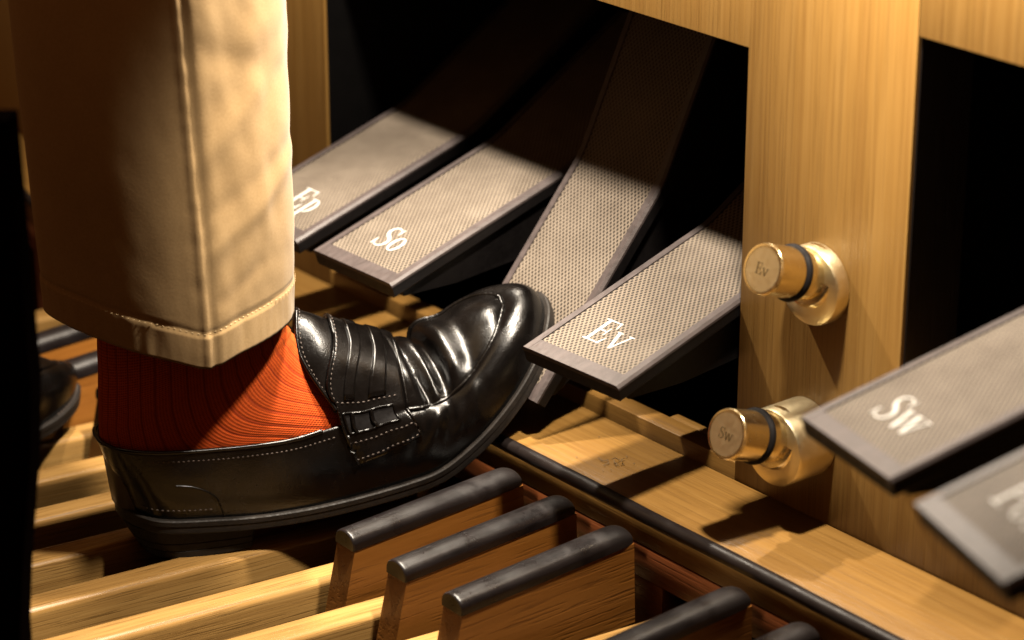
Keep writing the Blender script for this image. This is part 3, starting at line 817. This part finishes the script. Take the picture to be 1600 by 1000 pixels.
    for q in range(9):
        f = 0.22 + 0.62 * q / 8
        slot.append([sline(f, f, 10.5 + 6.0 * z / 4, 10.5 + 6.0 * z / 4 + 0.01, 0.0003, 1)[0] for z in range(5)])
    mesh('penny_slot', [p for r in slot for p in r], grid_faces(9, 5), 'black_paint_and_shade', root, 60)
    rim = sline(0.22, 0.84, 10.3, 10.3, 0.0006) + sline(0.84, 0.84, 10.3, 16.8, 0.0006) + sline(0.84, 0.22, 16.8, 16.8, 0.0006) + sline(0.22, 0.22, 16.8, 10.3, 0.0006)
    tube('slot_rim', resample(rim, 90), 0.0009, 'leather', root, 6)
    for f in (0.40, 0.64):
        tube('slot_bar', sline(f, f, 10.3, 16.8, 0.0010), 0.0016, 'leather', root, 6)
    # raised overlay bands over the instep
    for fa, fb_ in ((0.30, 0.46), (0.62, 0.78)):
        g = [sline(fa, fb_, jj, jj, 0.0012, 6) for jj in range(21, 74, 2)]
        ov = mesh('strap_overlay', [p for r in g for p in r], grid_faces(len(g), 7), 'leather', root, 60)
        mo = ov.modifiers.new('thickness', 'SOLIDIFY'); mo.thickness = 0.0014; mo.offset = -1
    # quarter stitching below the topline, heel counter seam
    nrm = lambda i, j: ((P[(i + 1) % n][j] - P[i][j]).cross(P[i][max(0, j - 1)] - P[i][j])).normalized()
    def wl(i, j, lift=0.0004):
        nn = nrm(i, j)
        if nn.x < 0 and P[i][j].x > 0.01: nn = -nn
        return P[i][j] + nn * lift
    half = n // 2
    ni = [i for i in range(0, half) if 20 < LI[i].y / mm < 157]
    stitches('collar_stitching', [wl(i, NQ - 4) for i in ni])
    ci = [i for i in range(0, half) if 6 < LI[i].y / mm < 60]
    stitches('welt_stitching', [wl(i, 3) for i in ci])
    # counter curve: from high at the back down to the sole
    ids = [i for i in range(0, half) if 33 < LI[i].y / mm < 68]; cc = []
    for k, i in enumerate(ids):
        q = k / max(1, len(ids) - 1); jf = 1 + 9.5 * math.sqrt(max(0, 1 - q ** 2.4)); j = int(jf)
        cc.append(wl(i, j).lerp(wl(i, j + 1), jf - j))
    if len(cc) > 3: tube('counter_seam', resample(catmull(cc, 3), 40), 0.0006, 'leather', root, 6)
    # --- sole and welt: outline grown a little, extruded along the local normal
    def ring(grow, depth):
        out_ = []
        for i in range(n):
            N = upv(i); tng = (LO[(i + 1) % n] - LO[(i - 1) % n]).normalized(); outw = tng.cross(N).normalized()
            if outw.dot(LO[i] - Vector((0, 0.16, LO[i].z))) < 0: outw = -outw
            out_.append(LO[i] + outw * grow + N * depth)
        return out_
    rings = [ring(-0.004, 0.0012), ring(0.0032, 0.0012), ring(0.0042, 0.0003), ring(0.0042, -0.0030), ring(0.0034, -0.0036), ring(0.0036, -0.0042), ring(0.0034, -0.0085), ring(0.0022, -0.0095)]
    # inner bottom: closing strip across the sole
    Vs = [p for r in rings for p in r]; Fs = []
    for a in range(len(rings) - 1):
        for i in range(n):
            b = (i + 1) % n; Fs.append((a * n + i, a * n + b, (a + 1) * n + b, (a + 1) * n + i))
    base = (len(rings) - 1) * n
    hn = len(near_out) * 10
    for base_, in ((base,), (0,)):
        for k in range(1, hn - 1):
            i, j = k, (n - k) % n; i2, j2 = k + 1, n - k - 1
            if i2 < j2: Fs.append((base_ + i, base_ + i2, base_ + j2, base_ + j))
    mesh('sole', Vs, Fs, 'sole_edge', root, 40)
    if not bend: stitches('sole_stitching', [p + Vector((0, 0, 0.0003)) for p in [a.lerp(b, 0.75) for a, b in zip(rings[0], rings[1])][60:hn + 30]], 0.004, 0.0006)
    # --- heel block
    hb = []
    outl = [(7, 0), (9.5, 15), (17, 27), (33, 36), (63, 38), (90, 37), (97, 34), (99, 20), (100, 0), (99, -20), (97, -30), (90, -33), (62, -34), (33, -33), (17, -26), (9.5, -14)]
    def htop(u): return 24.5 - (u / 100) * 8.5
    prof = [(1.0, 0.0), (1.0, 0.24), (0.985, 0.26), (1.0, 0.28), (1.0, 0.52), (0.985, 0.54), (1.0, 0.56), (1.01, 1.0)]
    oc = catmull([Vector((u, v, 0)) for u, v in outl], 6, True); m_ = len(oc)
    for s, z in prof:
        for p in oc: hb.append(V3(48 + (p.x - 48) * s - (3.0 * (1 - z) if p.x > 80 else -(14.0 * (1 - z) ** 1.2 * max(0, 1 - p.x / 60))), p.y * s, z * htop(p.x) + 0.1))
    Fh = grid_faces(len(prof), m_, False, True) + [tuple(range(m_)), tuple(range((len(prof) - 1) * m_, len(prof) * m_))]
    mesh('heel', hb, Fh, 'sole_edge', root, 40)
    # lining inside the collar
    lv = []
    for i in order:
        for k in range(5): lv.append(LI[i].lerp(Vector((LI[i].x * 0.9, LI[i].y * 0.92 + 0.006, 0.034)), k / 4) + (Vector((0, 0.07, LI[i].z)) - LI[i]).normalized() * 0.0026)
    mesh('lining', lv, grid_faces(len(order), 5), 'leather_lining', root, 60)
    return root
build_loafer(person, 'black penny loafer tilted up against the foot lever', True)

# --- sock: fan of ellipses from the ankle round into the foot
def build_sock(parent, M=None):
    back = [(6, 330), (3, 260), (0, 200), (-2, 150), (-4, 110), (-4, 85), (4, 55), (30, 40), (80, 38), (140, 40)]
    front = [(112, 330), (114, 260), (121, 200), (128, 172), (132, 160), (136, 151), (142, 142), (150, 132), (165, 120), (185, 108)]
    hw = [44, 42, 40, 37, 35, 33.5, 32, 31, 31, 33]
    A = catmull([Vector((0, u, w_)) for u, w_ in back], 12); Bc = catmull([Vector((0, u, w_)) for u, w_ in front], 12)
    H = catmull([Vector((h, 0, 0)) for h in hw], 12)
    NA = 288; V = []; U = []
    for i, (a, b, h) in enumerate(zip(A, Bc, H)):
        s = i / (len(A) - 1); c = (a + b) / 2; ax = (b - a) / 2
        for k in range(NA):
            an = 2 * math.pi * k / NA
            p = c + ax * math.copysign(abs(math.cos(an)) ** 1.0, math.cos(an)) + Vector((h.x * math.copysign(abs(math.sin(an)) ** 1.0, math.sin(an)), 0, 0))
            radial = (p - c).normalized()
            f = (k / NA * 36) % 1.0
            e = -0.45 * math.exp(-((f - 0.0) / 0.07) ** 2) - 0.45 * math.exp(-((f - 1.0) / 0.07) ** 2)
            # wrinkles at the ankle bend
            fr_ = max(0, math.cos(an))
            e += 0.45 * math.sin(s * 80 + 2.5 * noise.noise(Vector((an * 1.5, s * 6, 0))) + 1.5 * math.sin(an * 2)) * math.exp(-((s - 0.50) / 0.14) ** 2) * (0.25 + fr_)
            e += 1.6 * noise.noise(Vector((p.x * 0.03, p.y * 0.03, p.z * 0.03)))
            q = (p + radial * e) * mm
            V.append(q); U.append((k / NA, s * 0.9))
    n = len(A)
    # close the seam with a doubled column so the knit coordinates run once round
    F = []
    V2 = []; U2 = []
    for i in range(n):
        for k in range(NA + 1):
            V2.append(V[i * NA + k % NA]); U2.append((k / NA, U[i * NA][1]))
    F = grid_faces(n, NA + 1)
    o = mesh('sock', V2, F, 'sock_knit', parent, 80, U2); o['label'] = 'orange red ribbed sock'
    return o
build_sock(person)

# --- trouser leg
def build_trouser(parent):
    cs = [(86, 0), (77, 35), (56, 59), (30, 73), (5, 79), (-25, 70), (-57, 47), (-79, 17), (-85, -18), (-62, -54), (0, -72), (55, -58), (80, -30)]
    base = catmull([Vector((v, u, 0)) for u, v in cs], 16, True)
    base = resample(base, 260, True)
    NA = len(base); rowsz = []
    zz = 0.0; lev = []
    for k in range(150): lev.append(k / 149)
    hem_pts = {}
    def hem(p):  # p in mm about the centre: height of the hem
        u, v = p.y, p.x
        a = math.atan2(v, u)
        return 174 - 9 * max(0, math.sin(a)) ** 2 + 9 * max(0, -math.cos(a)) - 4 * math.exp(-((u - 6) / 16) ** 2) * (v > 30)
    V = []; U = []
    for s in lev:
        for k, b in enumerate(base):
            h0 = hem(b); w_ = h0 + (480 - h0) * s
            dz = w_ - h0
            sc = 1.0 + 0.07 * s + 0.02 * math.sin(3.5 * s)
            p = Vector((b.x * sc, 51 + b.y * sc - 6 * s, w_))
            nr = Vector((b.x, b.y, 0)).normalized()
            e = 0.0
            # soft long folds, slack above the hem, creases from the front
            e += 3.6 * noise.noise(Vector((b.x * 0.018, b.y * 0.018, w_ * 0.006 + 3)))
            e += 1.3 * noise.noise(Vector((b.x * 0.03 + w_ * 0.010, b.y * 0.03, w_ * 0.016)))
            e += 0.9 * noise.noise(Vector((b.x * 0.05, b.y * 0.06, w_ * 0.012 + b.y * 0.02 + 7))) * max(0, min(1, (b.y + 2) / 20))
            e += 0.4 * noise.noise(Vector((b.x * 0.05, b.y * 0.09, w_ * 0.05 + b.y * 0.03)))
            if b.x > -20:
                for w0, sl, am, wd in ((232, 0.75, 2.6, 9), (262, 0.55, -1.8, 8), (300, 0.9, 2.4, 12), (352, 0.6, 2.2, 14), (390, -0.5, -2.0, 12), (205, 0.3, -1.4, 8)):
                    x = (w_ - w0 - sl * b.y + 9 * noise.noise(Vector((b.y * 0.03, w0, 0)))) / wd
                    e += max(0.12, min(1, (b.y + 4) / 16)) * 0.5 * am * math.exp(-x * x) * (0.6 + 0.8 * noise.noise(Vector((w0 * 0.1, b.y * 0.02, 4))))
            amt = min(1.0, 0.35 + dz / 60)
            e *= amt * (1.0 if b.y > 8 else max(0.45, 1 - (8 - b.y) / 30))
            # turned up hem: a small step at 26 mm, puckered along its stitch line
            if dz < 25: e += 0.9
            e += -0.9 * math.exp(-((dz - 26) / 1.6) ** 2)
            if dz < 26: e += 0.55 * noise.noise(Vector((k * 0.35, dz * 0.03, 1.0)))
            # outer seam: a ridge with a step
            if b.x > 60:
                x = (b.y - 6 + 10 * s)
                e += 1.5 * math.exp(-(x / 2.2) ** 2) - 0.9 * math.exp(-((x - 5) / 2.0) ** 2) + 0.4 * noise.noise(Vector((0, 5, w_ * 0.09))) * math.exp(-(x / 6) ** 2)
            V.append((p + nr * e) * mm); U.append((k / NA * 0.5, w_ * mm))
    n = len(lev)
    V2 = []; U2 = []
    for i in range(n):
        for k in range(NA + 1):
            V2.append(V[i * NA + k % NA]); U2.append((k / NA * 0.5, U[i * NA][1]))
    o = mesh('trouser_leg', V2, grid_faces(n, NA + 1), 'chino_cloth', parent, 80, U2); o['label'] = 'tan chino trouser leg with stitched hem'
    m = o.modifiers.new('thickness', 'SOLIDIFY'); m.thickness = 0.0018; m.offset = -1
    # hem stitches
    Vv = []; Ff = []
    for k in range(0, NA, 2):
        h0 = hem(base[k]); i = min(range(n), key=lambda q: abs((480 - h0) * lev[q] - 25.0))
        a, b = V[i * NA + k], V[i * NA + (k + 1) % NA]; nr = Vector((base[k].x, base[k].y, 0)).normalized()
        a = a + nr * 0.0007; b = b + nr * 0.0007; md = (a + b) / 2; q = Vector((0, 0, 0.0005)); b0 = len(Vv)
        Vv += [a, md + q, md + nr * 0.0005, md - q, b]; Ff += [(b0, b0 + 1, b0 + 2), (b0, b0 + 2, b0 + 3), (b0 + 4, b0 + 2, b0 + 1), (b0 + 4, b0 + 3, b0 + 2)]
    mesh('hem_stitching', Vv, Ff, 'hem_thread', o, 60)
    return o
build_trouser(person)
# --- the other shoe, flat on the keys, only its toe in view
M2 = person.matrix_basis.inverted() @ (Matrix.Translation((-0.508, -0.615, -0.060)) @ Matrix.Rotation(math.radians(10), 4, 'Z') @ Matrix.Scale(-1, 4, (1, 0, 0)))
build_loafer(person, 'other black shoe with only its welted toe in view', False, M2)

# ================================================================== dark upright at the left edge (bench support)
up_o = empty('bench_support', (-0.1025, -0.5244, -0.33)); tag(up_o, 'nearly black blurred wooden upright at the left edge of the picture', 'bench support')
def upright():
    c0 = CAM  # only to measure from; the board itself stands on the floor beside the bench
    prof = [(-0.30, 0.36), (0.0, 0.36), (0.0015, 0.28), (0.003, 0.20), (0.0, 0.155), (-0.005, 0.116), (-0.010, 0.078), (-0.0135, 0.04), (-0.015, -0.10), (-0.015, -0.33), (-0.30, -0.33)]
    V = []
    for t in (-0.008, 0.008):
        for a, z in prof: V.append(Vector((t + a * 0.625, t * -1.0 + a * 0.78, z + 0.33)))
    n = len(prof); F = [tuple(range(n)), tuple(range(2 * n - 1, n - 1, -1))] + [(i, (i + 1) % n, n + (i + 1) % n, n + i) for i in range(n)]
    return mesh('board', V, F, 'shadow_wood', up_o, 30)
upright()
